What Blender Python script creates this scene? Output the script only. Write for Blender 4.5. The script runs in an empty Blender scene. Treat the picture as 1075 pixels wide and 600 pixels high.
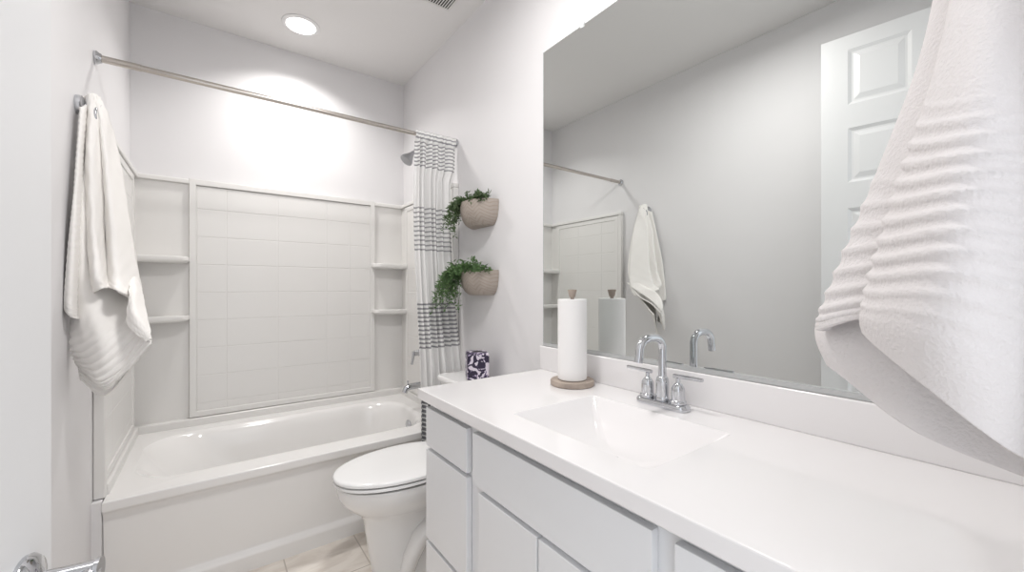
import bpy, bmesh, math, random
from mathutils import Vector, Matrix
random.seed(7)
PI = math.pi
C = bpy.context.scene.collection
S = bpy.context.scene

# ------------------------------------------------------------------ camera, world, lights, exposure
W, D, H = 1.524, 2.976, 2.75          # room width (x), depth (y), height (z)
FPX, YAW, HZ, CX, CH = 428.66, 0.6362, 302.4, 0.3476, 1.22
cam = bpy.data.cameras.new('camera'); cam.sensor_width = 36; cam.lens = FPX / 1075 * 36
cam.shift_y = 2.4 / 1075; cam.clip_start = 0.01
co = bpy.data.objects.new('camera', cam); C.objects.link(co)
co.location = (CX, 0, CH); co.rotation_euler = (PI / 2, 0, -YAW)
S.camera = co

wd = bpy.data.worlds.new('world'); S.world = wd; wd.use_nodes = True
wd.node_tree.nodes['Background'].inputs[0].default_value = (0.93, 0.96, 1.0, 1)
wd.node_tree.nodes['Background'].inputs[1].default_value = 1.2

def area(name, loc, size, power, col, rot=(0, 0, 0), shape='DISK', size_y=None, spread=180):
    l = bpy.data.lights.new(name, 'AREA'); l.shape = shape; l.size = size; l.energy = power; l.color = col
    if size_y: l.size_y = size_y
    l.spread = math.radians(spread)
    o = bpy.data.objects.new(name, l); C.objects.link(o); o.location = loc; o.rotation_euler = rot
    return o
area('downlight_lamp', (.772, 2.640, 2.738), .15, 6.6, (1, .982, .96), spread=132)
area('added_fill_lamp', (.80, .98, 2.668), .26, 13, (1, .985, .972))  # added fill lamp, out of view, to even out the room light
S.view_settings.view_transform = 'Standard'; S.view_settings.look = 'None'
S.view_settings.gamma = 1; S.view_settings.use_curve_mapping = False
S.view_settings.exposure = 0.27

# ------------------------------------------------------------------ materials
def mat(name, col, rough=.5, metal=0, bump=None, var=None, spec=.5, sheen=0, coat=0, trans=0):
    m = bpy.data.materials.new(name); m.use_nodes = True
    nt = m.node_tree; b = nt.nodes['Principled BSDF']
    b.inputs['Base Color'].default_value = (*col, 1); b.inputs['Roughness'].default_value = rough
    b.inputs['Metallic'].default_value = metal; b.inputs['Specular IOR Level'].default_value = spec
    b.inputs['Sheen Weight'].default_value = sheen; b.inputs['Coat Weight'].default_value = coat
    tc = nt.nodes.new('ShaderNodeTexCoord')
    if var:
        sc, col2 = var
        n = nt.nodes.new('ShaderNodeTexNoise'); n.inputs['Scale'].default_value = sc; n.inputs['Detail'].default_value = 5
        nt.links.new(tc.outputs['Object'], n.inputs['Vector'])
        mx = nt.nodes.new('ShaderNodeMix'); mx.data_type = 'RGBA'
        mx.inputs[6].default_value = (*col, 1); mx.inputs[7].default_value = (*col2, 1)
        rmp = nt.nodes.new('ShaderNodeMapRange'); rmp.inputs[1].default_value = .35; rmp.inputs[2].default_value = .65
        nt.links.new(n.outputs['Fac'], rmp.inputs[0]); nt.links.new(rmp.outputs[0], mx.inputs[0])
        nt.links.new(mx.outputs[2], b.inputs['Base Color'])
    if bump:
        sc, st, dist = bump
        n = nt.nodes.new('ShaderNodeTexNoise'); n.inputs['Scale'].default_value = sc; n.inputs['Detail'].default_value = 3
        nt.links.new(tc.outputs['Object'], n.inputs['Vector'])
        bp = nt.nodes.new('ShaderNodeBump'); bp.inputs['Strength'].default_value = st; bp.inputs['Distance'].default_value = dist
        nt.links.new(n.outputs['Fac'], bp.inputs['Height']); nt.links.new(bp.outputs['Normal'], b.inputs['Normal'])
    if trans:
        t = nt.nodes.new('ShaderNodeBsdfTranslucent'); t.inputs[0].default_value = (*col, 1)
        ms = nt.nodes.new('ShaderNodeMixShader'); ms.inputs[0].default_value = trans
        out = nt.nodes['Material Output']
        nt.links.new(b.outputs[0], ms.inputs[1]); nt.links.new(t.outputs[0], ms.inputs[2]); nt.links.new(ms.outputs[0], out.inputs[0])
    return m

def emis(name, col, st):
    m = bpy.data.materials.new(name); m.use_nodes = True
    b = m.node_tree.nodes['Principled BSDF']
    b.inputs['Base Color'].default_value = (.9, .9, .9, 1)
    b.inputs['Emission Color'].default_value = (*col, 1); b.inputs['Emission Strength'].default_value = st
    return m

M = {}
M['wall'] = mat('painted_wall', (.785, .772, .777), .55, bump=(260, .06, .002), var=(3, (.775, .762, .767)))
M['ceiling'] = mat('painted_ceiling', (.79, .775, .765), .8, bump=(160, .15, .002))
M['trim'] = mat('semi_gloss_trim', (.84, .83, .83), .3)
M['door'] = mat('door_paint', (.78, .775, .775), .32, bump=(90, .04, .001))
M['acrylic'] = mat('white_acrylic', (.79, .775, .755), .28, coat=.12)
M['tub'] = mat('white_tub_acrylic', (.86, .845, .83), .12, coat=.3)
M['porcelain'] = mat('porcelain', (.87, .86, .85), .06, coat=.5)
M['seat'] = mat('seat_plastic', (.88, .875, .87), .12)
M['cabinet'] = mat('cabinet_paint', (.82, .825, .84), .32, bump=(120, .03, .001))
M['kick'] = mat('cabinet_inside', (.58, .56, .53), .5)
M['counter'] = mat('cultured_marble', (.87, .85, .85), .10, coat=.35)
M['chrome'] = mat('chrome', (.60, .61, .635), .07, 1)
M['dull_chrome'] = mat('dull_chrome', (.36, .365, .38), .3, .85)
M['nickel'] = mat('satin_nickel', (.56, .52, .48), .25, 1)
M['mirror'] = mat('mirror_silver', (.75, .77, .76), .0, 1)
M['edge'] = mat('mirror_edge', (.30, .33, .32), .2, .3)
M['channel'] = mat('brushed_channel', (.55, .56, .56), .3, .3)
M['plastic_clear'] = mat('clip_plastic', (.85, .86, .86), .15)
M['gap_shade'] = mat('painted_gap_shade', (.06, .06, .06), .7)  # near-black colour for the painted shade in the toilet seat gaps
M['towel'] = mat('cream_terry', (.93, .905, .875), .95, bump=(300, .35, .0015))
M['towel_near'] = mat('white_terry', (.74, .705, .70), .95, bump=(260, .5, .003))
M['paper'] = mat('paper_roll', (.90, .885, .875), .9, bump=(350, .2, .001))
M['wood'] = mat('weathered_wood', (.47, .39, .33), .6, var=(22, (.33, .27, .23)), bump=(60, .3, .002))
M['leaf'] = mat('leaf_green', (.14, .25, .09), .5, var=(30, (.05, .11, .035)), trans=.2)
M['leaf2'] = mat('leaf_dark', (.08, .14, .055), .5, var=(30, (.13, .18, .09)), trans=.2)
M['stem'] = mat('stem_green', (.10, .14, .06), .6)
M['soil'] = mat('soil', (.07, .05, .04), .9)
M['vent'] = mat('vent_paint', (.74, .73, .71), .5)
M['dark'] = mat('vent_dark', (.05, .045, .04), .8)
M['glow'] = emis('lamp_glow', (1, .98, .95), 6)
M['fill_glow'] = emis('added_fill_glow', (1, .96, .9), 3)  # glow of the added fill fixture

def node_mat(name):
    m = bpy.data.materials.new(name); m.use_nodes = True
    return m, m.node_tree, m.node_tree.nodes['Principled BSDF']
# floor tile
m, nt, b = node_mat('floor_tile'); M['floor'] = m
tc = nt.nodes.new('ShaderNodeTexCoord'); mp = nt.nodes.new('ShaderNodeMapping'); mp.inputs['Location'].default_value = (.002, -.262, 0)
nt.links.new(tc.outputs['Object'], mp.inputs[0])
mp.inputs['Rotation'].default_value = (0, 0, PI / 2)
br = nt.nodes.new('ShaderNodeTexBrick'); br.inputs['Scale'].default_value = 1
br.inputs['Brick Width'].default_value = .61; br.inputs['Row Height'].default_value = .305
br.inputs['Mortar Size'].default_value = .003; br.inputs['Mortar Smooth'].default_value = .2
mp.inputs['Location'].default_value = (.30, .912 - 3 * .305, 0)
nt.links.new(mp.outputs[0], br.inputs['Vector'])
n1 = nt.nodes.new('ShaderNodeTexNoise'); n1.inputs['Scale'].default_value = 5; n1.inputs['Detail'].default_value = 8; n1.inputs['Distortion'].default_value = 1.2
mp2 = nt.nodes.new('ShaderNodeMapping'); mp2.inputs['Scale'].default_value = (1, 2.6, 1); mp2.inputs['Rotation'].default_value = (0, 0, .5)
nt.links.new(tc.outputs['Object'], mp2.inputs[0]); nt.links.new(mp2.outputs[0], n1.inputs['Vector'])
cr = nt.nodes.new('ShaderNodeValToRGB')
cr.color_ramp.elements[0].position = .33; cr.color_ramp.elements[0].color = (.72, .65, .58, 1)
cr.color_ramp.elements[1].position = .62; cr.color_ramp.elements[1].color = (.90, .84, .77, 1)
nt.links.new(n1.outputs['Fac'], cr.inputs[0])
mx = nt.nodes.new('ShaderNodeMix'); mx.data_type = 'RGBA'; mx.inputs[7].default_value = (.58, .52, .46, 1)
nt.links.new(br.outputs['Fac'], mx.inputs[0]); nt.links.new(cr.outputs[0], mx.inputs[6]); nt.links.new(mx.outputs[2], b.inputs['Base Color'])
b.inputs['Roughness'].default_value = .35
# curtain: white cloth with woven grey stripe bands
m, nt, b = node_mat('striped_curtain'); M['curtain'] = m
tc = nt.nodes.new('ShaderNodeTexCoord'); sx = nt.nodes.new('ShaderNodeSeparateXYZ'); nt.links.new(tc.outputs['Object'], sx.inputs[0])
def mth(op, a, b_=None, c=None):
    n = nt.nodes.new('ShaderNodeMath'); n.operation = op
    for i, v in enumerate((a, b_, c)):
        if v is None: continue
        if isinstance(v, (int, float)): n.inputs[i].default_value = v
        else: nt.links.new(v, n.inputs[i])
    return n.outputs[0]
z = sx.outputs[2]
def band(z0, z1, period, duty, dark):
    inside = mth('MULTIPLY', mth('GREATER_THAN', z, z0), mth('LESS_THAN', z, z1))
    fr = mth('FRACT', mth('DIVIDE', mth('SUBTRACT', z, z0), period))
    line = mth('LESS_THAN', fr, duty)
    return mth('MULTIPLY', mth('MULTIPLY', inside, line), dark)
tot = band(1.903, 2.11, .0215, .36, .72)
for args in ((1.43, 1.675, .026, .34, .62), (.895, 1.150, .0232, .42, .72), (.30, .66, .0235, .66, .85)):
    tot = mth('MAXIMUM', tot, band(*args))
mx = nt.nodes.new('ShaderNodeMix'); mx.data_type = 'RGBA'
mx.inputs[6].default_value = (.92, .91, .90, 1); mx.inputs[7].default_value = (.13, .13, .15, 1)
nt.links.new(tot, mx.inputs[0]); nt.links.new(mx.outputs[2], b.inputs['Base Color']); b.inputs['Roughness'].default_value = .9
tr = nt.nodes.new('ShaderNodeBsdfTranslucent'); ms = nt.nodes.new('ShaderNodeMixShader'); ms.inputs[0].default_value = .12
nt.links.new(mx.outputs[2], tr.inputs[0]); nt.links.new(b.outputs[0], ms.inputs[1]); nt.links.new(tr.outputs[0], ms.inputs[2])
nt.links.new(ms.outputs[0], nt.nodes['Material Output'].inputs[0])
# tissue box pattern
m, nt, b = node_mat('floral_print'); M['floral'] = m
tc = nt.nodes.new('ShaderNodeTexCoord'); vo = nt.nodes.new('ShaderNodeTexNoise'); vo.inputs['Scale'].default_value = 26; vo.inputs['Detail'].default_value = 2; vo.inputs['Distortion'].default_value = 1.6
nt.links.new(tc.outputs['Object'], vo.inputs['Vector'])
cr = nt.nodes.new('ShaderNodeValToRGB'); cr.color_ramp.interpolation = 'CONSTANT'
cr.color_ramp.elements[0].position = 0; cr.color_ramp.elements[0].color = (.03, .02, .05, 1)
cr.color_ramp.elements[1].position = .53; cr.color_ramp.elements[1].color = (.74, .68, .76, 1)
e = cr.color_ramp.elements.new(.50); e.color = (.22, .17, .30, 1)
nt.links.new(vo.outputs['Fac'], cr.inputs[0]); nt.links.new(cr.outputs[0], b.inputs['Base Color']); b.inputs['Roughness'].default_value = .4
# planter: cement with a pressed chevron weave
m, nt, b = node_mat('chevron_cement'); M['pot'] = m
tc = nt.nodes.new('ShaderNodeTexCoord'); sx = nt.nodes.new('ShaderNodeSeparateXYZ'); nt.links.new(tc.outputs['Object'], sx.inputs[0])
yy = mth('ABSOLUTE', mth('SUBTRACT', mth('FRACT', mth('MULTIPLY', sx.outputs[1], 14)), .5))
fr = mth('FRACT', mth('ADD', mth('MULTIPLY', sx.outputs[2], 55), mth('MULTIPLY', yy, 3)))
ln = mth('LESS_THAN', fr, .35)
ns = nt.nodes.new('ShaderNodeTexNoise'); ns.inputs['Scale'].default_value = 30; nt.links.new(tc.outputs['Object'], ns.inputs['Vector'])
mx = nt.nodes.new('ShaderNodeMix'); mx.data_type = 'RGBA'
mx.inputs[6].default_value = (.42, .365, .32, 1); mx.inputs[7].default_value = (.34, .285, .245, 1)
nt.links.new(mth('MULTIPLY', ln, ns.outputs['Fac']), mx.inputs[0]); nt.links.new(mx.outputs[2], b.inputs['Base Color'])
bp = nt.nodes.new('ShaderNodeBump'); bp.inputs['Strength'].default_value = .5; bp.inputs['Distance'].default_value = .003
nt.links.new(ln, bp.inputs['Height']); nt.links.new(bp.outputs[0], b.inputs['Normal']); b.inputs['Roughness'].default_value = .85

# ------------------------------------------------------------------ helpers
def box(bm, x0, x1, y0, y1, z0, z1, bev=0, seg=2):
    t = bmesh.new()
    bmesh.ops.create_cube(t, size=1)
    for v in t.verts:
        v.co = Vector(((x0 + x1) / 2 + v.co.x * (x1 - x0), (y0 + y1) / 2 + v.co.y * (y1 - y0), (z0 + z1) / 2 + v.co.z * (z1 - z0)))
    if bev: bmesh.ops.bevel(t, geom=t.edges[:], offset=bev, segments=seg, affect='EDGES', profile=.5)
    merge(bm, t); return bm
def merge(bm, t):
    me = bpy.data.meshes.new('tmp'); t.to_mesh(me); t.free(); bm.from_mesh(me); bpy.data.meshes.remove(me)
def loft(bm, rings, cap0=True, cap1=True, closed=True):
    vs = [[bm.verts.new(p) for p in r] for r in rings]
    n = len(rings[0])
    for a, b_ in zip(vs[:-1], vs[1:]):
        for i in range(n if closed else n - 1):
            j = (i + 1) % n
            try: bm.faces.new((a[i], a[j], b_[j], b_[i]))
            except ValueError: pass
    if cap0: bm.faces.new(vs[0][::-1])
    if cap1: bm.faces.new(vs[-1])
    return vs
def lathe(bm, c, prof, axis=(0, 0, 1), n=32, cap=True):
    ax = Vector(axis).normalized(); q = Vector((0, 0, 1)).rotation_difference(ax)
    rings = [[Vector(c) + q @ Vector((r * math.cos(2 * PI * i / n), r * math.sin(2 * PI * i / n), h)) for i in range(n)] for r, h in prof]
    loft(bm, rings, cap, cap); return bm
def frame(bm, put, a0, a1, b0, b1, w, lo, hi, bev=.005):
    """mitred rectangular frame; put(a, b, h) makes a point, h = height off the carrier"""
    def q(i, h): return [put(a0 + i, b0 + i, h), put(a1 - i, b0 + i, h), put(a1 - i, b1 - i, h), put(a0 + i, b1 - i, h)]
    prof = [(0, lo), (0, hi - bev), (bev * .3, hi - bev * .3), (bev, hi), (w - bev, hi), (w - bev * .3, hi - bev * .3), (w, hi - bev), (w, lo)]
    loft(bm, [q(i, h) for i, h in prof] + [q(0, lo)], False, False)
    bmesh.ops.remove_doubles(bm, verts=bm.verts[:], dist=1e-6); return bm
def tube(bm, pts, r, n=14, caps=True):
    pts = [Vector(p) for p in pts]; rings = []; up = None
    for i, p in enumerate(pts):
        t = (pts[min(i + 1, len(pts) - 1)] - pts[max(i - 1, 0)]).normalized()
        if up is None:
            up = Vector((0, 0, 1)) if abs(t.z) < .9 else Vector((1, 0, 0))
        a = (up - t * up.dot(t)).normalized(); b_ = t.cross(a); up = a
        rr = r[i] if isinstance(r, (list, tuple)) else r
        rings.append([p + rr * (math.cos(2 * PI * k / n) * a + math.sin(2 * PI * k / n) * b_) for k in range(n)])
    loft(bm, rings, caps, caps); return bm
def rrect(x0, x1, y0, y1, r, z, k=10):
    out = []
    for cx, cy, a0 in ((x1 - r, y1 - r, 0), (x0 + r, y1 - r, PI / 2), (x0 + r, y0 + r, PI), (x1 - r, y0 + r, 3 * PI / 2)):
        for i in range(k + 1):
            a = a0 + PI / 2 * i / k
            out.append(Vector((cx + r * math.cos(a), cy + r * math.sin(a), z)))
    return out
def obj(name, bm, m, parent=None, smooth=True, angle=38, recalc=True):
    if recalc: bmesh.ops.recalc_face_normals(bm, faces=bm.faces[:])
    me = bpy.data.meshes.new(name); bm.to_mesh(me); bm.free()
    o = bpy.data.objects.new(name, me); C.objects.link(o)
    if m: me.materials.append(M[m])
    if smooth:
        for p in me.polygons: p.use_smooth = True
        try: me.set_sharp_from_angle(angle=math.radians(angle))
        except Exception: pass
        if angle < 100:
            wn = o.modifiers.new('weighted_normals', 'WEIGHTED_NORMAL'); wn.keep_sharp = True; wn.weight = 80
    if parent:
        o.parent = parent; o.matrix_parent_inverse = Matrix.Translation(-parent.location)
    return o
def thing(name, label, cat, loc, group=None):
    o = bpy.data.objects.new(name, None); C.objects.link(o); o.location = loc; o.empty_display_size = .05
    o['label'] = label; o['category'] = cat
    if group: o['group'] = group
    return o
def tag(o, label, cat, group=None, kind=None):
    o['label'] = label; o['category'] = cat
    if group: o['group'] = group
    if kind: o['kind'] = kind
    return o
def struct(name, bm, m, parent=None, label=None, **k):
    o = obj(name, bm, m, parent, **k)
    if not parent: o['kind'] = 'structure'; o['category'] = name.split('_')[0]; o['label'] = label
    return o
B = bmesh.new
def ray(u, v):
    a = (u - 537) / FPX; s, c = math.sin(YAW), math.cos(YAW)
    return Vector((s + a * c, c - a * s, -(v - HZ) / FPX))
def at_x(u, v, x):
    d = ray(u, v); return Vector((CX, 0, CH)) + d * ((x - CX) / d.x)
def at_y(u, v, y):
    d = ray(u, v); return Vector((CX, 0, CH)) + d * (y / d.y)
def cr_(p0, p1, p2, p3, t):
    return .5 * ((2 * p1) + (p2 - p0) * t + (2 * p0 - 5 * p1 + 4 * p2 - p3) * t * t + (3 * p1 - p0 - 3 * p2 + p3) * t ** 3)
def spline(P, t):
    n = len(P) - 1; f = min(max(t, 0), 1) * n; i = min(int(f), n - 1); u = f - i
    return cr_(P[max(i - 1, 0)] if i else 2 * P[0] - P[1], P[i], P[i + 1], P[i + 2] if i + 2 <= n else 2 * P[n] - P[n - 1], u)
def sheet(rows, nu=60, nv=110, disp=None, sign=1):
    bm = B(); g = []
    cols = []
    for j in range(nv + 1):
        t = j / nv
        ctrl = [spline([r[k] for r in rows], t) for k in range(len(rows[0]))]
        cols.append([spline(ctrl, i / nu) for i in range(nu + 1)])
    for j in range(nv + 1):
        row = []
        for i in range(nu + 1):
            p = cols[j][i].copy()
            if disp:
                du = cols[j][min(i + 1, nu)] - cols[j][max(i - 1, 0)]; dv = cols[min(j + 1, nv)][i] - cols[max(j - 1, 0)][i]
                nrm = du.cross(dv)
                if nrm.length > 1e-12: nrm.normalize()
                p += nrm * sign * disp(i / nu, j / nv)
            row.append(bm.verts.new(p))
        g.append(row)
    for j in range(nv):
        for i in range(nu): bm.faces.new((g[j][i], g[j][i + 1], g[j + 1][i + 1], g[j + 1][i]))
    return bm
def solid(o, th, off=0):
    s = o.modifiers.new('thickness', 'SOLIDIFY'); s.thickness = th; s.offset = off
    return o

# ------------------------------------------------------------------ room shell
struct('floor', box(B(), -.12, W + .12, -.14, D + .1, -.08, 0), 'floor', label='beige veined tile floor of the bathroom', smooth=False)
bm = B(); box(bm, -.12, W + .12, -.14, D + .1, H, H + .08)
struct('ceiling', bm, 'ceiling', label='flat white ceiling above tub and vanity', smooth=False)
struct('wall_left', box(B(), -.1, 0, -.14, D + .1, 0, H), 'wall', label='plain white wall behind the hanging cream towel', smooth=False)
struct('wall_right', box(B(), W, W + .1, -.14, D + .1, 0, H), 'wall', label='plain white wall carrying the mirror and wall planters', smooth=False)
struct('wall_back', box(B(), 0, W, D, D + .1, 0, H), 'wall', label='white wall above the tub surround', smooth=False)
bm = B(); box(bm, .875, W, -.14, -.02, 0, H); box(bm, .0, .055, -.14, -.02, 0, H); box(bm, .055, .875, -.14, -.02, 2.49, H)
struct('wall_front', bm, 'wall', label='white wall with the doorway, beside the vanity', smooth=False)
struct('baseboard_left', box(B(), 0, .014, -.0, 2.07, 0, .085, .003), 'trim', label='white baseboard along the left wall')
struct('trim_2', box(B(), .0002, .0278, 2.088, 2.1178, 0, .4398), 'wall', label='narrow wall return at the left end of the bathtub')
struct('baseboard_right', box(B(), W - .014, W, 1.33, 2.07, 0, .085, .003), 'trim', label='white baseboard behind the toilet')
bm = B(); box(bm, .055, .07, -.14, -.02, 0, 2.475); box(bm, .86, .875, -.14, -.02, 0, 2.475); box(bm, .055, .875, -.14, -.02, 2.475, 2.49)
struct('trim_1', bm, 'trim', label='white door frame lining the doorway', smooth=False)

# ---- the open door (hinged at the doorway, resting near the left wall)
ang = math.radians(7.8)
DW, DT, DH = .76, .035, 2.445
free = Vector((.191, .736, .012))
dvec = Vector((-math.sin(ang), -math.cos(ang), 0)); nvec = Vector((math.cos(ang), -math.sin(ang), 0))   # along the leaf, out of its face
Md = Matrix(((dvec.x, nvec.x, 0, free.x), (dvec.y, nvec.y, 0, free.y), (0, 0, 1, free.z), (0, 0, 0, 1)))
def dtrans(bm): bmesh.ops.transform(bm, matrix=Md, verts=bm.verts[:]); return bm
rows_z = [(2.105, 2.375), (1.725, 1.99), (.99, 1.60), (.235, .865)]
cols_x = [(.105, .33), (.43, .655)]
bm = B()
for a, b_ in ((0, .105), (.33, .43), (.655, DW)): box(bm, a, b_, -DT, 0, 0, DH)
zs = [0] + [v for r in rows_z[::-1] for v in r] + [DH]
for a, b_ in zip(zs[::2], zs[1::2]):
    for x0, x1 in cols_x: box(bm, x0, x1, -DT, 0, a, b_)
for z0, z1 in rows_z:
    for x0, x1 in cols_x:
        box(bm, x0, x1, -DT + .010, -.010, z0, z1)
        # sloped sticking around a raised field
        def q(i, y): return [Vector((x0 + i, y, z0 + i)), Vector((x1 - i, y, z0 + i)), Vector((x1 - i, y, z1 - i)), Vector((x0 + i, y, z1 - i))]
        for sgn, base in ((1, 0), (-1, -DT)):
            loft(bm, [q(0, base), q(.014, base - sgn * .009), q(.022, base - sgn * .0095), q(.045, base - sgn * .002), q(.05, base - sgn * .002)], False, True)
door = struct('door_1', dtrans(bm), 'door', label='white panelled door standing open at the left edge', smooth=False)
hx, hz = .062, .893
hd = obj('door_handle', dtrans(lathe(B(), (hx, 0, hz - .012), [(.0, -.001), (.033, -.001), (.034, .004), (.030, .009), (.018, .013), (.012, .016), (.0, .016)], (0, 1, 0))), 'chrome', door)
bm = B(); zc = hz - .012
lathe(bm, (hx, .012, zc), [(.0135, 0), (.0125, .02), (.0125, .046), (.0145, .047), (.0145, .051), (.0, .051)], (0, 1, 0), 24)
tube(bm, [(hx, .054, zc), (hx + .03, .056, zc - .001), (hx + .07, .057, zc - .003), (hx + .115, .052, zc - .004)], [.0095, .0095, .009, .007])
obj('lever', dtrans(bm), 'chrome', hd)
bm = B()
for zz in (.25, 1.25, 2.2): box(bm, DW - .002, DW + .008, -.03, .006, zz - .045, zz + .045, .002)
obj('hinge', dtrans(bm), 'nickel', door)

# ------------------------------------------------------------------ tub surround
ts = thing('tub_surround', 'glossy white moulded tub surround with tile pattern and corner shelves', 'tub surround', (.76, D, .44))
bm = B()
box(bm, .0, W, D - .012, D - .001, .44, 1.83)                      # flat back sheet
box(bm, .003, .018, 2.13, D - .001, .44, 1.83, .004)
box(bm, W - .018, W - .003, 2.13, D - .001, .44, 1.83, .004)
obj('wall_sheet', bm, 'acrylic', ts)
bm = B()                                                          # top lip with small cove
for (a, b_, c_, d_) in ((.003, W - .003, D - .030, D - .001), (.001, .036, 2.1185, D - .0302), (W - .036, W - .001, 2.1185, D - .0302)):
    box(bm, a, b_, c_, d_, 1.812, 1.838, .006, 3)
obj('top_lip', bm, 'acrylic', ts)
bm = B()                                                          # lower ledge
for (a, b_, c_, d_) in ((.003, W - .003, D - .045, D - .001), (.003, .040, 2.1515, D - .0452), (W - .040, W - .003, 2.1515, D - .0452)):
    box(bm, a, b_, c_, d_, .436, .482, .008, 3)
obj('bottom_ledge', bm, 'acrylic', ts)
for (a, b_) in ((.0005, .034), (W - .034, W - .0005)):                # front flanges on the side walls
    obj('front_flange', box(B(), a, b_, 2.118, 2.150, .44, 1.8115, .005, 3), 'acrylic', ts)
PY = D - .034
bm = B()                                                          # raised frame of the back panel
x0, x1, z0, z1 = .250, 1.300, .4835, 1.843
f_ = .034
frame(bm, lambda a, b_, h: Vector((a, D - h, b_)), x0, x1, z0, z1, f_, .011, .034, .008)
obj('panel_frame', bm, 'acrylic', ts)
def tiles(x0, x1, z0, z1, xs, zs, y, mk):
    bm = B()
    for i in range(len(xs) - 1):
        for j in range(len(zs) - 1):
            mk(bm, xs[i] + .0016, xs[i + 1] - .0016, zs[j] + .0016, zs[j + 1] - .0016)
    return bm
xs = [.284, .425, .69, .975, 1.125, 1.266]; n_ = 8
zs = [.514] + [1.803 - .128 - .1595 * k for k in range(7, -1, -1)] + [1.803]
zs = [v for v in zs if v >= .514]
bm = tiles(0, 0, 0, 0, xs, zs, 0, lambda b, a, c_, d_, e_: box(b, a, c_, D - .026, D - .010, d_, e_, .003, 2))
box(bm, .28, 1.27, D - .0245, D - .010, .50, 1.805)
obj('tile_panel', bm, 'acrylic', ts)
for side in (0, 1):
    X = (lambda a, b_: (a, b_)) if side == 0 else (lambda a, b_: (W - b_, W - a))
    bm = B()
    frame(bm, lambda a, b_, h: Vector((W - h if side else h, a, b_)), 2.152, 2.88, .4835, 1.810, .034, .017, .030, .006)
    obj('panel_frame', bm, 'acrylic', ts)
    bm = B(); ys = [2.185, 2.33, 2.60, 2.845]
    for i in range(3):
        for j in range(len(zs) - 1):
            if zs[j] < .51: continue
            xx = X(.010, .024); box(bm, xx[0], xx[1], ys[i] + .0016, ys[i + 1] - .0016, zs[j] + .0016, min(zs[j + 1], 1.78) - .0016, .003, 2)
    xx = X(.010, .0225); box(bm, xx[0], xx[1], 2.18, 2.85, .51, 1.785)
    obj('tile_panel', bm, 'acrylic', ts)
    for zt in (1.395, 1.070):                                     # corner shelves
        t = B(); rings = []
        a0, a1, r, dep = .016, .252, .055, .115
        out = [Vector((a0, D - .010, 0)), Vector((a0, D - .010 - dep - .01, 0))]
        for k in range(9):
            an = -PI / 2 + PI / 2 * k / 8
            out.append(Vector((a1 - r + r * math.cos(an), D - .010 - dep + r + r * math.sin(an), 0)))
        out.append(Vector((a1, D - .010, 0)))
        if side: out = [Vector((W - p.x, p.y, 0)) for p in out][::-1]
        cc = Vector((W - .016 if side else .016, D - .01, 0))
        for zz, sc in ((zt - .036, .90), (zt - .030, .965), (zt - .022, 1), (zt - .006, 1), (zt - .001, .985), (zt, .97), (zt - .004, .93)):
            rings.append([cc + (p - cc) * sc + Vector((0, 0, zz)) for p in out])
        loft(t, rings); obj('shelf', t, 'acrylic', ts)

# ------------------------------------------------------------------ bathtub
tub = thing('bathtub', 'white alcove bathtub with sloped lounge end, under the shower rod', 'bathtub', (.76, 2.08, 0))
tx0, tx1, ty0, ty1, tz = .028, W - .006, 2.082, D - .012, .440
bm = B()
K_ = 16
R_ = [rrect(tx0, tx1, ty0, ty1, .004, tz - .035, K_), rrect(tx0, tx1, ty0, ty1, .004, tz - .008, K_), rrect(tx0 + .004, tx1 - .004, ty0 + .006, ty1 - .004, .004, tz, K_)]
Q_ = [rrect(.085, 1.405, 2.185, 2.835, .20, tz + .001, K_), rrect(.098, 1.384, 2.206, 2.814, .21, tz - .012, K_),
      rrect(.130, 1.378, 2.222, 2.796, .23, tz - .05, K_), rrect(.180, 1.372, 2.236, 2.780, .24, tz - .11, K_), rrect(.250, 1.358, 2.254, 2.760, .24, tz - .20, K_),
      rrect(.32, 1.345, 2.275, 2.738, .225, tz - .29, K_), rrect(.37, 1.325, 2.297, 2.715, .20, tz - .345, K_), rrect(.43, 1.29, 2.33, 2.68, .17, tz - .361, K_), rrect(.52, 1.22, 2.38, 2.63, .12, tz - .364, K_)]
for j in range(33): R_.append([spline([q[i] for q in Q_], j / 32) for i in range(len(Q_[0]))])
loft(bm, R_, False, True)
obj('basin', bm, 'tub', tub, angle=60)
prof = [(2.082, .406), (2.084, .398), (2.096, .385), (2.104, .36), (2.112, .12), (2.112, .092), (2.108, .082), (2.096, .074), (2.092, .060), (2.092, .0), (2.30, .0), (2.30, .406)]
bm = B()
loft(bm, [[Vector((x, y, z_)) for y, z_ in prof] for x in (.03, W - .006)])
obj('apron', bm, 'tub', tub, angle=50)
dr = lathe(B(), (1.373, 2.50, .340), [(.0, -.002), (.036, -.002), (.038, .004), (.034, .010), (.012, .013), (.0, .013)], (-1, 0, -.05))
obj('overflow_plate', dr, 'chrome', tub)
obj('drain', lathe(B(), (1.18, 2.505, .079), [(.0, -.001), (.033, -.001), (.033, .002), (.024, .003), (.0, .004)]), 'chrome', tub)

# shower rod
rod = thing('shower_curtain_rod', 'long straight brushed metal shower rod spanning wall to wall above the tub', 'curtain rod', (0.0, 2.147, 2.08))
RY, RZ = 2.147, 2.080
bm = tube(B(), [(.012, RY, RZ), (W - .012, RY, RZ)], .0115, 20)
obj('rod', bm, 'nickel', rod)
obj('slim_tube', tube(B(), [(.02, RY, RZ), (.13, RY, RZ)], .0130, 20), 'nickel', rod)
for x, s_ in ((0, 1), (W, -1)):
    obj('flange', lathe(B(), (x, RY, RZ), [(.0, .0005), (.024, .0005), (.025, .006), (.020, .012), (.016, .020), (.0, .020)], (s_, 0, 0)), 'chrome', rod)

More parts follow.
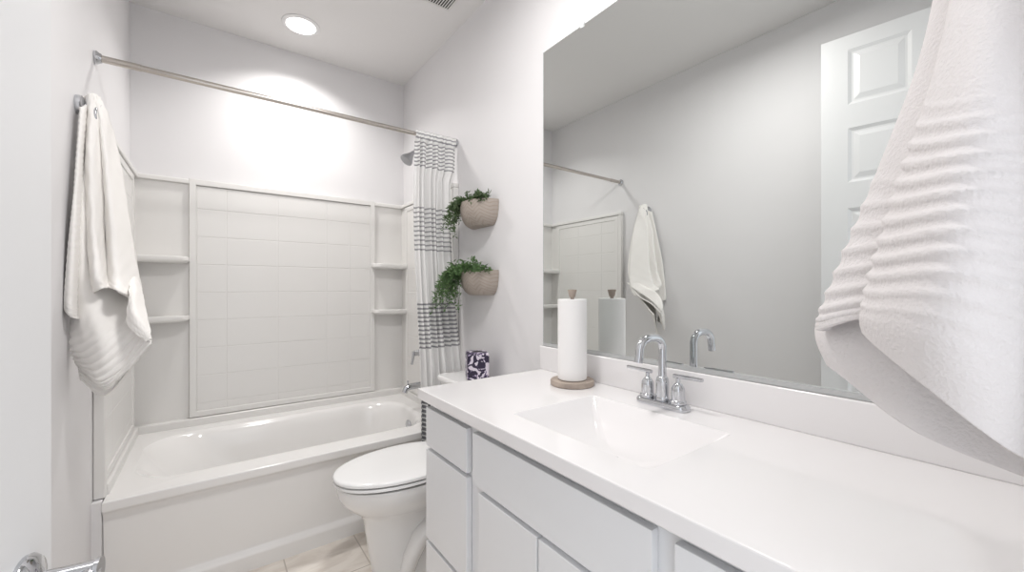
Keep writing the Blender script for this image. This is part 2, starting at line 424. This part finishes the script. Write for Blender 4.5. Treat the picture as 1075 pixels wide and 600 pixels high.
# shower curtain
bm = B(); g = []
NX, NZ = 150, 90
for j in range(NZ + 1):
    t = j / NZ; zz = 2.098 - t * (2.098 - .345)
    lean = max(0, (1.75 - zz) / 1.3); lean = min(lean, 1); lean = lean * lean * (3 - 2 * lean)
    yc = RY - .002 - .125 * lean
    row = []
    for i in range(NX + 1):
        s_ = i / NX
        amp = .013 + .012 * min(1, t * 4)
        x = (1.258 - .020 * t) + s_ * ((W - .042 + .030 * max(0, lean * 2 - 1) + .026 * max(0, min(1, (zz - 1.84) / .08))) - (1.258 - .020 * t)) + .006 * math.sin(2 * PI * s_ * 3.3 + .6)
        ph = 2 * PI * (6.5 * s_ + .25 * math.sin(4 * s_) + .05 * math.sin(5 * t))
        y = yc + amp * math.sin(ph) * (.55 + .45 * math.sin(3.1 * s_ + .4)) + .003 * math.sin(ph * 2.3 + 6 * t)
        if abs(zz - RZ) < .03:                                    # rod pocket
            y = RY - .014 - .004 * (1 + math.sin(ph * 1.5))
        row.append(bm.verts.new((x, y, zz)))
    g.append(row)
for j in range(NZ):
    for i in range(NX): bm.faces.new((g[j][i], g[j][i + 1], g[j + 1][i + 1], g[j + 1][i]))
cu = obj('shower_curtain', bm, 'curtain', angle=180); solid(cu, .0012)
tag(cu, 'gathered white shower curtain with bands of grey stripes', 'shower curtain')

# shower head on its arm
sh = thing('showerhead', 'chrome cone shower head on a bent arm, left of the curtain top', 'shower head', (W - .018, 2.50, 2.13))
ay = 2.50
bm = tube(B(), [(W - .018, ay, 2.145), (1.47, ay, 2.143), (1.435, ay, 2.128), (1.41, ay, 2.105), (1.395, ay, 2.085)], .009)
obj('arm', bm, 'chrome', sh)
ax = Vector((-.62, 0, -.78)).normalized()
obj('head', lathe(B(), Vector((1.402, ay, 2.097)), [(.0, 0), (.013, 0), (.014, .016), (.019, .026), (.040, .066), (.042, .080), (.037, .084), (.0, .084)], ax), 'dull_chrome', sh)
obj('flange', lathe(B(), (W - .018, ay, 2.145), [(.0, 0), (.028, 0), (.024, .008), (.012, .012), (.0, .012)], (-1, 0, 0)), 'chrome', sh)
# tub spout + valve
sp = thing('tub_spout', 'chrome tub spout pointing over the drain end of the bathtub', 'spout', (W - .024, 2.50, .59))
bm = tube(B(), [(W - .024, ay, .588), (1.42, ay, .590), (1.375, ay, .588), (1.352, ay, .578), (1.343, ay, .556)], [.023, .021, .020, .019, .017], 20)
lathe(bm, (1.365, ay, .605), [(.0, 0), (.004, 0), (.004, .016), (.007, .017), (.007, .023), (.0, .023)], n=14)
obj('spout_body', bm, 'chrome', sp)
vv = thing('shower_valve', 'round chrome shower valve with lever on the tub side panel', 'valve', (W - .022, 2.50, .80))
obj('escutcheon', lathe(B(), (W - .0235, ay, .80), [(.0, 0), (.078, 0), (.076, .006), (.03, .012), (.0, .012)], (-1, 0, 0)), 'chrome', vv)
bm = lathe(B(), (W - .035, ay, .80), [(.0, 0), (.024, 0), (.022, .05), (.0, .052)], (-1, 0, 0))
tube(bm, [(1.405, ay, .812), (1.40, ay, .775), (1.392, ay, .728)], [.010, .009, .007])
lathe(bm, (1.445, ay, .80), [(.0, 0), (.018, 0), (.018, .04), (.0, .042)], (-1, 0, 0))
obj('lever', bm, 'chrome', vv)

# ------------------------------------------------------------------ toilet
to = thing('toilet', 'white elongated toilet with closed lid between vanity and tub', 'toilet', (1.15, 1.73, 0))
TY = 1.735
def egg(xf, xb, hw, z, n=48, e=2.0, back=.8):
    """elongated oval: pointed front (low x), blunt back"""
    out = []
    xm = xf + (xb - xf) * .58
    for i in range(n):
        a = 2 * PI * i / n; c_, s_ = math.cos(a), math.sin(a)
        if c_ < 0: x = xm + (xm - xf) * c_
        else: x = xm + (xb - xm) * (abs(c_) ** back)
        out.append(Vector((x, TY + hw * math.copysign(abs(s_) ** (.92 if c_ < 0 else .75), s_), z)))
    return out
bm = B()
loft(bm, [egg(.905, 1.36, .105, 0), egg(.900, 1.36, .108, .012), egg(.895, 1.35, .100, .03), egg(.880, 1.33, .092, .12), egg(.868, 1.31, .090, .20), egg(.860, 1.30, .098, .262),
          egg(.835, 1.29, .130, .292), egg(.795, 1.28, .158, .325), egg(.770, 1.27, .174, .355), egg(.759, 1.26, .182, .38), egg(.756, 1.26, .185, .408), egg(.760, 1.26, .183, .418), egg(.775, 1.25, .170, .42)])
obj('bowl', bm, 'porcelain', to, angle=60)
bm = B()                                                          # trapway bulge on both flanks and rear base
for s_ in (-1, 1):
    tube(bm, [(1.02, TY + s_ * .070, .02), (1.035, TY + s_ * .088, .09), (1.07, TY + s_ * .098, .16), (1.12, TY + s_ * .10, .20), (1.18, TY + s_ * .10, .205), (1.25, TY + s_ * .098, .18), (1.30, TY + s_ * .09, .10)],
         [.035, .038, .04, .042, .042, .042, .04], 16)
box(bm, 1.18, 1.50, TY - .105, TY + .105, .0, .36, .03, 4)
box(bm, 1.20, 1.50, TY - .17, TY + .17, .33, .405, .025, 4)
obj('trapway', bm, 'porcelain', to, angle=60)
bm = B(); loft(bm, [egg(.769, 1.24, .174, .4195), egg(.769, 1.24, .174, .4275)]); obj('seat_gap_shade', bm, 'gap_shade', to)  # near-black fillers stand in for the shade between bowl, seat and lid
bm = B(); loft(bm, [egg(.752, 1.25, .184, .4270), egg(.745, 1.25, .189, .4295), egg(.745, 1.25, .189, .438), egg(.750, 1.25, .186, .4405)]); obj('seat', bm, 'seat', to, angle=60)
bm = B(); loft(bm, [egg(.760, 1.24, .178, .4405), egg(.760, 1.24, .178, .4455)]); obj('seat_gap_shade', bm, 'gap_shade', to)
bm = B(); loft(bm, [egg(.750, 1.27, .186, .4450), egg(.744, 1.27, .190, .447), egg(.744, 1.27, .190, .455), egg(.749, 1.27, .187, .460), egg(.765, 1.26, .176, .464), egg(.82, 1.22, .13, .466), egg(.90, 1.15, .06, .467)])
obj('lid', bm, 'seat', to, angle=60)
bm = B()
def rr3(x0, x1, y0, y1, r, z): return rrect(x0, x1, y0, y1, r, z, 6)
loft(bm, [rr3(1.335, 1.505, TY - .20, TY + .20, .03, .395), rr3(1.325, 1.507, TY - .215, TY + .215, .03, .43), rr3(1.315, 1.508, TY - .225, TY + .225, .03, .735)])
obj('tank', bm, 'porcelain', to, angle=60)
bm = B()
loft(bm, [rr3(1.308, 1.511, TY - .232, TY + .232, .03, .737), rr3(1.302, 1.512, TY - .237, TY + .237, .03, .742), rr3(1.302, 1.512, TY - .237, TY + .237, .03, .760), rr3(1.310, 1.508, TY - .230, TY + .230, .03, .768)])
obj('tank_lid', bm, 'porcelain', to, angle=60)
bm = tube(B(), [(1.318, TY + .16, .68), (1.298, TY + .16, .68), (1.293, TY + .13, .676), (1.291, TY + .09, .67)], [.008, .007, .006, .006])
obj('flush_lever', bm, 'chrome', to)

# tissue box on the tank
bx = thing('tissue_box', 'floral dark purple and white cube box on the toilet tank', 'box', (1.42, 1.745, .768))
bm = box(B(), 1.366, 1.474, 1.69, 1.80, .769, .905, .012, 4); bmesh.ops.rotate(bm, cent=(1.42, 1.745, 0), matrix=Matrix.Rotation(math.radians(-24), 3, 'Z'), verts=bm.verts[:])
obj('box_body', bm, 'floral', bx)
bm = B(); loft(bm, [[Vector((1.42 + .028 * math.cos(a), 1.745 + .016 * math.sin(a), z_)) for a in [2 * PI * i / 20 for i in range(20)]] for z_ in (.9045, .906)])
obj('opening', bm, 'dark', bx)

# ------------------------------------------------------------------ vanity
va = thing('vanity_cabinet', 'white vanity cabinet with flat drawers and doors under the countertop', 'cabinet', (1.23, .65, 0))
VX, VY0, VY1 = .965, -.016, 1.313
bm = B()
box(bm, VX, VX + .02, VY0, VY1, .10, .834); box(bm, VX + .0201, W - .002, VY1 - .018, VY1, .10, .834); box(bm, VX + .0201, W - .002, VY0, VY0 + .018, .10, .834)
box(bm, VX + .0201, W - .002, VY0 + .0181, VY1 - .0181, .10, .118); box(bm, W - .010, W - .002, VY0 + .0181, VY1 - .0181, .1181, .74)
obj('body', bm, 'cabinet', va, smooth=False)
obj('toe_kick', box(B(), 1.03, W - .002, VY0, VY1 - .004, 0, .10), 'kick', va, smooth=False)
def front(name, y0, y1, z0, z1):
    return obj(name, box(B(), VX - .0195, VX - .0005, y0, y1, z0, z1, .0022, 2), 'cabinet', va)
for ya, yb in ((1.033, 1.309), (.075, .372)):
    front('drawer', ya, yb, .682, .812); front('drawer', ya, yb, .366, .668); front('drawer', ya, yb, .112, .352)
front('false_front', .413, .999, .666, .812)
front('door', .716, .968, .112, .652); front('door', .452, .710, .112, .652)

# countertop with integral sink
ct = thing('countertop', 'glossy white countertop with integral rectangular sink and backsplash', 'countertop', (1.23, .65, .87))
cx0, cx1, cy0, cy1, cz = .932, W - .002, -.018, 1.351, .870
sx0, sx1, sy0, sy1 = 1.030, 1.356, .478, .920
bm = B()
def rq(x0, x1, y0, y1, r, z): return rrect(x0, x1, y0, y1, r, z, 8)
loft(bm, [rq(cx0 + .002, cx1, cy0, cy1 - .002, .003, cz - .036), rq(cx0, cx1, cy0, cy1, .004, cz - .033), rq(cx0, cx1, cy0, cy1, .004, cz - .005), rq(cx0 + .0015, cx1, cy0, cy1 - .0015, .004, cz - .0015), rq(cx0 + .005, cx1 - .003, cy0, cy1 - .005, .004, cz),
          rq(sx0 - .003, sx1 + .003, sy0 - .003, sy1 + .003, .014, cz), rq(sx0, sx1, sy0, sy1, .012, cz - .002)]
          + [rq(sx0 + .150 * q_, sx1 - .150 * q_, sy0 + .200 * q_, sy1 - .200 * q_, .012 + .001 * k, cz - .002 - .098 * (1 - (1 - q_) ** 2.6)) for k, q_ in [(k, (k / 14) ** 1.5) for k in range(1, 14)]], False, True)
obj('counter_slab', bm, 'counter', ct, angle=35)
obj('sink_drain', lathe(B(), (1.193, .699, cz - .1025), [(.0, 0), (.024, 0), (.024, .003), (.017, .004), (.015, .010), (.0, .012)]), 'chrome', ct)
obj('backsplash', box(B(), W - .021, W - .001, cy0, cy1 + .012, cz - .001, cz + .100, .004, 3), 'counter', ct)

# faucet
fa = thing('bathroom_faucet', 'chrome two-handle gooseneck faucet behind the sink', 'faucet', (1.43, .713, .87))
fy, fx = .713, 1.432
bm = B()
loft(bm, [rrect(fx - .027, fx + .027, fy - .083, fy + .083, .024, z_ + .8705) if 0 else rrect(fx - w_, fx + w_, fy - .056 - w_, fy + .056 + w_, w_ * .92, .8703 + z_) for w_, z_ in ((.027, 0), (.028, .003), (.028, .010), (.025, .016), (.020, .0185))])
obj('base_plate', bm, 'chrome', fa)
bm = lathe(B(), (fx, fy, .888), [(.0, 0), (.0195, 0), (.0205, .004), (.0195, .008), (.0185, .012), (.0185, .056), (.0165, .066), (.012, .070), (.0, .070)])
pts = [(fx, fy, .955)] + [(fx, fy, z_) for z_ in (.98, 1.01, 1.035)]
for k in range(1, 15):
    a = PI * k / 15; ca, sa = math.cos(a), math.sin(a)
    pts.append((fx - .055 + .055 * math.copysign(abs(ca) ** .75, ca), fy, 1.035 + .041 * sa ** .8))
pts += [(fx - .112, fy, 1.028), (fx - .116, fy, 1.010)]
tube(bm, pts, [.0125] + [.0115] * (len(pts) - 2) + [.0118], 20)
obj('spout', bm, 'chrome', fa)
for s_, nm in ((1, 'far'), (-1, 'near')):
    y = fy + s_ * .051
    bm = lathe(B(), (fx, y, .888), [(.0, 0), (.0225, 0), (.0235, .004), (.0225, .008), (.019, .011), (.0185, .038), (.0175, .046), (.011, .056), (.0065, .060), (.006, .074), (.0, .074)])
    hnd = obj('handle', bm, 'chrome', fa)
    bm = tube(B(), [(fx, y - s_ * .014, .966), (fx, y + s_ * .02, .967), (fx - .002, y + s_ * .074, .968)], [.0058, .0058, .0052], 14)
    obj('lever', bm, 'chrome', hnd)

# paper towel holder with roll
ph = thing('paper_towel_holder', 'weathered wooden paper towel stand left of the faucet', 'paper towel holder', (1.408, 1.066, .87))
px, py = 1.408, 1.066
obj('base', lathe(B(), (px, py, .8703), [(.0, 0), (.076, 0), (.079, .003), (.079, .016), (.077, .019), (.052, .0195), (.0, .0195)], n=48), 'wood', ph)
obj('post', lathe(B(), (px, py, .889), [(.0, 0), (.007, 0), (.007, .300), (.0, .300)], n=16), 'wood', ph)
obj('knob', lathe(B(), (px, py, 1.188), [(.0, 0), (.0105, 0), (.0115, .004), (.0165, .024), (.0165, .027), (.0, .028)], n=24), 'wood', ph)
bm = B(); n = 64
prof = [(.050, .0), (.0525, .003), (.0525, .286), (.051, .289), (.021, .289), (.020, .287), (.020, .002), (.021, 0)]
rings = [[Vector((px + r * math.cos(2 * PI * i / n), py + r * math.sin(2 * PI * i / n), .8915 + h)) for i in range(n)] for r, h in prof]
loft(bm, rings + [rings[0]], False, False); bmesh.ops.remove_doubles(bm, verts=bm.verts[:], dist=1e-6)
pr = obj('paper_towel_roll', bm, 'paper'); tag(pr, 'upright roll of white paper towels on the wooden stand', 'paper roll')

# ------------------------------------------------------------------ mirror
mi = thing('wall_mirror', 'large frameless wall mirror above the countertop backsplash', 'mirror', (W, .65, .975))
my0, my1, mz0, mz1 = .05, 1.352, .979, 2.246
obj('glass', box(B(), W - .0065, W - .0015, my0, my1, mz0, mz1), 'mirror', mi, smooth=False)
bm = B()
e = .0016
for a in ((my1, my1 + e, mz0, mz1 + e), (my0 - e, my1, mz1, mz1 + e), (my0 - e, my0, mz0, mz1)):
    box(bm, W - .0067, W - .0012, a[0], a[1], a[2], a[3])
obj('polished_edge', bm, 'edge', mi, smooth=False)
bm = B(); box(bm, W - .0098, W - .0012, my0, my1, mz0 - .008, mz0 - .001); box(bm, W - .0098, W - .0078, my0, my1, mz0 - .00095, mz0 + .005)
obj('bottom_channel', bm, 'channel', mi, smooth=False)
for y in (1.122, .40):
    bm = box(B(), W - .010, W - .001, y - .008, y + .008, mz1 - .008, mz1 + .018, .002)
    obj('clip', bm, 'plastic_clear', mi)

# ------------------------------------------------------------------ ceiling fittings
def downlight(x, y, label):
    t = thing('recessed_light', label, 'ceiling light', (x, y, H))
    n = 48; bm = B()
    prof = [(.082, H - .0005), (.100, H - .0008), (.100, H - .004), (.088, H - .010), (.078, H - .008), (.074, H - .002)]
    loft(bm, [[Vector((x + r * math.cos(2 * PI * i / n), y + r * math.sin(2 * PI * i / n), z_)) for i in range(n)] for r, z_ in prof], False, False)
    obj('trim_ring', bm, 'trim', t)
    obj('lens', lathe(B(), (x, y, H - .0065), [(.0, 0), (.077, 0), (.077, .005), (.0, .005)], n=n), 'glow', t)
    return t
downlight(.772, 2.640, 'round recessed ceiling light glowing above the tub')
fl = thing('added_fill_light', 'added unseen fill light, a round frosted flush dome between doorway and toilet', 'ceiling light', (.80, .98, H))  # fixture added out of view to carry the fill lamp
obj('base_ring', lathe(B(), (.80, .98, H - .0008), [(.0, 0), (.15, 0), (.155, .006), (.155, .022), (.150, .026), (.0, .026)], (0, 0, -1), 48), 'nickel', fl)
obj('diffuser', lathe(B(), (.80, .98, H - .026), [(.0, 0), (.142, 0), (.138, .016), (.115, .034), (.07, .045), (.0, .048)], (0, 0, -1), 48), 'fill_glow', fl)
ve = thing('ceiling_vent', 'slatted white ceiling vent above the toilet', 'vent', (1.25, 1.87, H))
vx0, vx1, vy0, vy1 = 1.10, 1.405, 1.715, 2.02
bm = B()
frame(bm, lambda a, b_, h: Vector((a, b_, H - h)), vx0, vx1, vy0, vy1, .012, .0005, .007, .002)
obj('vent_frame', bm, 'vent', ve)
obj('vent_backing', box(B(), vx0 + .0122, vx1 - .0122, vy0 + .0122, vy1 - .0122, H - .0025, H - .0006), 'dark', ve, smooth=False)
nsl = 20
for k in range(nsl):
    x = vx0 + .021 + k * (vx1 - vx0 - .042) / (nsl - 1)
    obj('slat', box(B(), x - .0026, x + .0026, vy0 + .0125, vy1 - .0125, H - .0055, H - .0035), 'vent', ve, smooth=False)

# ------------------------------------------------------------------ wall planters
def planter(yc, zt, label, sprawl, seed, leafm):
    rnd = random.Random(seed)
    t = thing('wall_planter', label, 'wall planter', (W, yc, zt - .125), 'wall planters on the right wall')
    R0, Dp, hh = .142, .118, .128
    bm = B(); n = 28; rings = []
    def half(sc, z_, ins=0):
        return [Vector((W - .0015 - max((Dp * sc - ins) * math.sin(PI * i / n) ** .85, 0), yc + (R0 * (.35 + .65 * sc) - ins) * math.cos(PI * i / n), z_)) for i in range(n + 1)]
    for f_, sc in ((0, .50), (.04, .60), (.15, .76), (.35, .90), (.6, .975), (.85, 1.0), (1, 1.0)):
        rings.append(half(sc, zt - hh + hh * f_))
    rings += [half(1, zt + .001, .003), half(1, zt - .001, .009), half(1, zt - .02, .010)]
    loft(bm, rings); obj('pot', bm, 'pot', t, angle=50)
    bm = B(); stems = B()
    def leaf(p, d, ln, wd):
        d = d.normalized(); sdir = d.cross(Vector((rnd.uniform(-1, 1), rnd.uniform(-1, 1), rnd.uniform(.2, 1)))).normalized(); nn = d.cross(sdir)
        def cl(q_): q_.x = min(q_.x, W - .002); return q_
        a = bm.verts.new(cl(p)); m1 = bm.verts.new(cl(p + d * ln * .5 + nn * ln * .12)); tip = bm.verts.new(cl(p + d * ln - nn * ln * .05))
        l_ = bm.verts.new(cl(p + d * ln * .45 + sdir * wd)); r_ = bm.verts.new(cl(p + d * ln * .45 - sdir * wd))
        bm.faces.new((a, l_, m1)); bm.faces.new((a, m1, r_)); bm.faces.new((l_, tip, m1)); bm.faces.new((m1, tip, r_))
    for (n_st, dy0, dy1, up, length, droop, outx) in sprawl:
        for k in range(n_st):
            a = rnd.uniform(dy0, dy1)
            p = Vector((W - rnd.uniform(.03, .10), yc + a, zt - .012))
            v = Vector((-outx * rnd.uniform(.2, 1), rnd.uniform(-.15, .5) * (1 if a > -.02 else -.3), up * rnd.uniform(.6, 1.2)))
            L = length * rnd.uniform(.55, 1.1); ns = 11; pts = [p.copy()]; seg = L / ns
            for q_ in range(ns):
                v = v.normalized() * 1.0; v += Vector((0, 0, -droop * rnd.uniform(.5, 1.2))) + Vector((rnd.gauss(0, .1), rnd.gauss(0, .12), rnd.gauss(0, .06)))
                p = p + v.normalized() * seg; p.x = min(p.x, W - .012); pts.append(p.copy())
                if p.z < zt and (((p.y - yc) / R0) ** 2 + ((W - p.x) / Dp) ** 2) < 1.05 and q_ > 2:
                    p.y += .012
                for _ in range(3):
                    d = Vector((rnd.gauss(0, 1) - .3, rnd.gauss(0, 1), rnd.gauss(.1, .8)))
                    leaf(p + Vector((rnd.gauss(0, .003), rnd.gauss(0, .003), rnd.gauss(0, .003))), d, rnd.uniform(.014, .027), rnd.uniform(.003, .0058))
            tube(stems, pts, .0011, 5)
    obj('foliage', bm, leafm, t, smooth=False, recalc=False); obj('stems', stems, 'stem', t)
    bm = B(); loft(bm, [half(1, zt - .014, .0105), half(1, zt - .010, .0105)]); obj('soil', bm, 'soil', t)
planter(1.845, 1.672, 'grey-brown half-round wall planter, the upper one, with short trailing greenery',
        [(30, -.12, .13, 1.3, .060, .15, .4), (34, -.10, .12, .8, .055, .30, .5), (14, .07, .13, .5, .19, .42, .9), (16, .0, .13, .9, .085, .3, .6)], 3, 'leaf2')
planter(1.845, 1.312, 'grey-brown half-round wall planter, the lower one, with long trailing greenery',
        [(42, -.125, .12, .9, .085, .22, .5), (30, .04, .13, .8, .22, .38, .9), (12, .08, .13, .4, .29, .45, .6), (16, .0, .13, 1, .11, .25, .7)], 11, 'leaf')

# ------------------------------------------------------------------ hanging towels
def ring_holder(base, out, name_label, R_ring=.075, rr=.026):
    """towel ring: rosette + post + ring hanging below, base on the wall, out = unit vector off the wall"""
    t = thing('towel_ring', name_label, 'towel ring', base)
    b0 = Vector(base); o_ = Vector(out); side = Vector((0, 0, 1)).cross(o_)
    obj('rosette', lathe(B(), b0 + o_ * .0005, [(.0, 0), (rr, 0), (rr + .001, .004), (rr, .014), (rr * .8, .018), (.012, .020), (.0, .020)], out), 'chrome', t)
    obj('post', lathe(B(), b0 + o_ * .012, [(.0, 0), (.009, 0), (.009, .030), (.013, .032), (.013, .046), (.0, .048)], out), 'chrome', t)
    c = b0 + o_ * .048 + Vector((0, 0, -R_ring))
    n = 40; bm = B(); rings = []
    for i in range(n + 1):
        a = 2 * PI * i / n; rd = side * math.cos(a) + Vector((0, 0, 1)) * math.sin(a)
        rings.append([c + rd * (R_ring + .004 * math.cos(b)) + o_ * .004 * math.sin(b) for b in [2 * PI * k / 10 for k in range(10)]])
    loft(bm, rings, False, False); bmesh.ops.remove_doubles(bm, verts=bm.verts[:], dist=1e-5)
    obj('ring', bm, 'chrome', t)
ring_holder((0, 1.893, 1.812), (1, 0, 0), 'chrome towel ring on the left wall holding the cream towel', .03, .031)
ring_holder((1.00, -.02, 1.74), (0, 1, 0), 'chrome towel ring beside the doorway holding the large near towel', .055)

def R(*pts):
    return [at_y(u, v, y) for u, v, y in pts]
lt = thing('hanging_towel', 'cream hand towel draped from the towel ring on the left wall', 'towel', (.05, 1.85, .95))
def terry(u, t): return .0012 * math.sin(u * 37 + 3 * math.sin(t * 9)) * math.sin(t * 53 + u * 5)
rows = [R((90, 101, 1.900), (93, 99, 1.88), (97, 98, 1.885), (101, 100, 1.895), (105, 104, 1.91)),
        R((90, 125, 1.885), (95, 122, 1.86), (102, 120, 1.875), (106, 121, 1.875), (114, 126, 1.925)),
        R((88, 165, 1.86), (94, 160, 1.82), (105, 158, 1.86), (111, 158, 1.85), (124, 164, 1.95)),
        R((88, 210, 1.84), (96, 208, 1.80), (108, 205, 1.85), (116, 206, 1.83), (132, 212, 1.965)),
        R((91, 260, 1.81), (99, 258, 1.77), (110, 257, 1.84), (121, 257, 1.81), (140, 264, 1.965)),
        R((95, 295, 1.79), (101, 290, 1.73), (112, 290, 1.80), (124, 292, 1.77), (147, 300, 1.94)),
        R((97, 309, 1.80), (103, 304, 1.74), (114, 302, 1.76), (126, 307, 1.72), (149, 320, 1.90))]
o = solid(obj('front_fold', sheet(rows, 50, 120, terry), 'towel', lt, angle=180), .006)
def ribs_l(u, t):
    a = max(0, min(1, (t - .62) * 8))
    return 0.0032 * a * math.sin((t + .16 * u) * 2 * PI * 24) + terry(u, t) * .6
rows = [R((85, 103, 1.885), (88, 101, 1.90), (92, 101, 1.92), (98, 103, 1.925), (106, 106, 1.93)),
        R((83, 150, 1.865), (88, 148, 1.86), (98, 147, 1.90), (108, 148, 1.92), (118, 152, 1.95)),
        R((78, 210, 1.84), (88, 209, 1.82), (103, 208, 1.88), (118, 208, 1.90), (130, 212, 1.98)),
        R((76, 270, 1.82), (86, 270, 1.79), (104, 272, 1.84), (122, 272, 1.87), (142, 272, 1.97)),
        R((75, 325, 1.80), (88, 328, 1.76), (106, 326, 1.76), (128, 322, 1.82), (149, 315, 1.88)),
        R((74, 362, 1.79), (90, 366, 1.74), (108, 362, 1.70), (130, 352, 1.72), (155, 338, 1.73)),
        R((80, 379, 1.79), (92, 388, 1.73), (106, 396, 1.69), (132, 384, 1.68), (157, 357, 1.655)),
        R((84, 384, 1.79), (95, 394, 1.73), (112, 407, 1.69), (134, 386, 1.67), (157, 360, 1.655))]
solid(obj('middle_fold', sheet(rows, 60, 170, ribs_l), 'towel', lt, angle=180), .006)
rows = [R((86, 110, 1.91), (92, 110, 1.93), (98, 110, 1.94)),
        R((82, 200, 1.85), (98, 200, 1.91), (115, 200, 1.97)),
        R((79, 300, 1.82), (104, 300, 1.86), (135, 300, 1.92)),
        R((80, 365, 1.815), (110, 370, 1.78), (148, 345, 1.78)),
        R((84, 398, 1.80), (112, 414, 1.75), (154, 364, 1.71))]
solid(obj('rear_fold', sheet(rows, 40, 120, lambda u, t: .0014 * math.sin(t * 200) * (t > .75)), 'towel', lt, angle=180), .006)
rows = [R((84, 112, 1.84), (87, 112, 1.85), (90, 110, 1.88)),
        R((79, 180, 1.79), (82, 180, 1.80), (88, 178, 1.86)),
        R((73, 240, 1.76), (78, 242, 1.76), (86, 240, 1.84)),
        R((67.5, 312, 1.745), (74, 322, 1.735), (84, 320, 1.81)),
        R((69, 327, 1.745), (76, 333, 1.735), (85, 335, 1.80))]
solid(obj('side_fold', sheet(rows, 26, 110, lambda u, t: .0012 * math.sin(t * 260)), 'towel', lt, angle=180), .006)

rows = [R((136, 292, 1.87), (140, 291, 1.89), (144, 290, 1.985)),
        R((135, 302, 1.80), (141, 301, 1.82), (147, 301, 1.92)),
        R((135, 313, 1.72), (141, 310, 1.74), (149, 310, 1.86)),
        R((133, 336, 1.69), (141, 326, 1.68), (152, 326, 1.76)),
        R((141, 349, 1.655), (149, 343, 1.65), (156, 344, 1.68)),
        R((154, 358, 1.645), (156, 357, 1.645), (158, 356, 1.645))]
solid(obj('corner_flap', sheet(rows, 30, 60, terry), 'towel', lt, angle=180), .006)
rt = thing('hanging_towel', 'large white ribbed terry towel hanging close to the camera over the countertop end', 'towel', (.98, .05, 1.0))
def RX(x, wrap, *pts):
    out = []
    if wrap:
        u, v, xx = pts[0]; p = at_x(u, v, xx); out.append(Vector((p.x + .065, p.y - .045 * (1 if p.y > .1 else .5), p.z + .004)))
        out.append(Vector((p.x + .022, p.y - .004, p.z)))
    for u, v, xx in pts: 
        p = at_x(u, v, xx); p.y = max(p.y, -.012); out.append(p)
    return out
def ribs_a(u, t):
    w = max(0, min(1, (t - .40) * 9)) * max(0, min(1, (.90 - t) * 7))
    s_ = abs(math.sin((t + .012 * math.sin(u * 9)) * PI * 26))
    return w * (.0048 * (s_ ** .6) - .003)
rows = [RX(0, 1, (1015, -160, .985), (1045, -160, .975), (1080, -160, .98), (1105, -160, .99)),
        RX(0, 1, (1010, -90, .955), (1045, -90, .945), (1080, -90, .95), (1110, -90, .97)),
        RX(0, 1, (1003, 0, .925), (1040, -2, .905), (1080, 0, .915), (1112, 0, .95)),
        RX(0, 1, (985, 80, .905), (1030, 76, .875), (1075, 80, .89), (1112, 84, .94)),
        RX(0, 1, (962, 150, .895), (1015, 142, .855), (1070, 152, .87), (1112, 165, .93)),
        RX(0, 1, (940, 215, .890), (1000, 204, .840), (1065, 220, .86), (1112, 240, .925)),
        RX(0, 1, (922, 280, .885), (990, 270, .830), (1060, 295, .855), (1112, 320, .925)),
        RX(0, 1, (910, 330, .885), (975, 340, .835), (1055, 385, .86), (1112, 410, .93)),
        RX(0, 1, (912, 352, .890), (975, 405, .855), (1055, 470, .875), (1112, 495, .94))]
solid(obj('front_fold', sheet(rows, 110, 300, ribs_a), 'towel_near', rt, angle=180), .008)
def ribs_b(u, t):
    w = max(0, min(1, (t - .55) * 9)) * max(0, min(1, (.97 - t) * 9))
    return w * (.0045 * abs(math.sin(t * PI * 22)) ** .6 - .003)
rows = [RX(0, 1, (1005, -160, 1.02), (1030, -160, 1.01), (1060, -160, 1.01)),
        RX(0, 1, (994, -70, 1.00), (1030, -70, .99), (1070, -70, .99)),
        RX(0, 1, (985, 0, .985), (1025, 0, .965), (1070, 0, .965)),
        RX(0, 1, (968, 70, .975), (1015, 70, .95), (1070, 70, .95)),
        RX(0, 1, (943, 140, .965), (1000, 140, .935), (1070, 140, .94)),
        RX(0, 1, (915, 210, .96), (985, 205, .925), (1070, 200, .93)),
        RX(0, 1, (888, 275, .955), (960, 265, .92), (1060, 260, .925)),
        RX(0, 1, (866, 328, .955), (930, 318, .925), (1050, 330, .93)),
        RX(0, 1, (861, 346, .958), (915, 334, .93), (1040, 350, .93))]
solid(obj('middle_fold', sheet(rows, 70, 260, ribs_b), 'towel_near', rt, angle=180), .008)
rows = [RX(0, 1, (1000, -140, 1.04), (1030, -140, 1.04), (1060, -140, 1.04)),
        RX(0, 1, (985, 40, 1.02), (1020, 40, 1.01), (1070, 40, 1.01)),
        RX(0, 1, (925, 200, 1.0), (990, 200, .985), (1080, 200, .985)),
        RX(0, 1, (872, 325, .99), (950, 325, .965), (1080, 330, .97)),
        RX(0, 1, (862, 354, .985), (945, 385, .955), (1085, 430, .96)),
        RX(0, 1, (876, 386, .985), (965, 454, .95), (1085, 503, .965))]
solid(obj('rear_fold', sheet(rows, 60, 160, lambda u, t: .001 * math.sin(u * 25 + t * 12)), 'towel_near', rt, angle=180), .008)
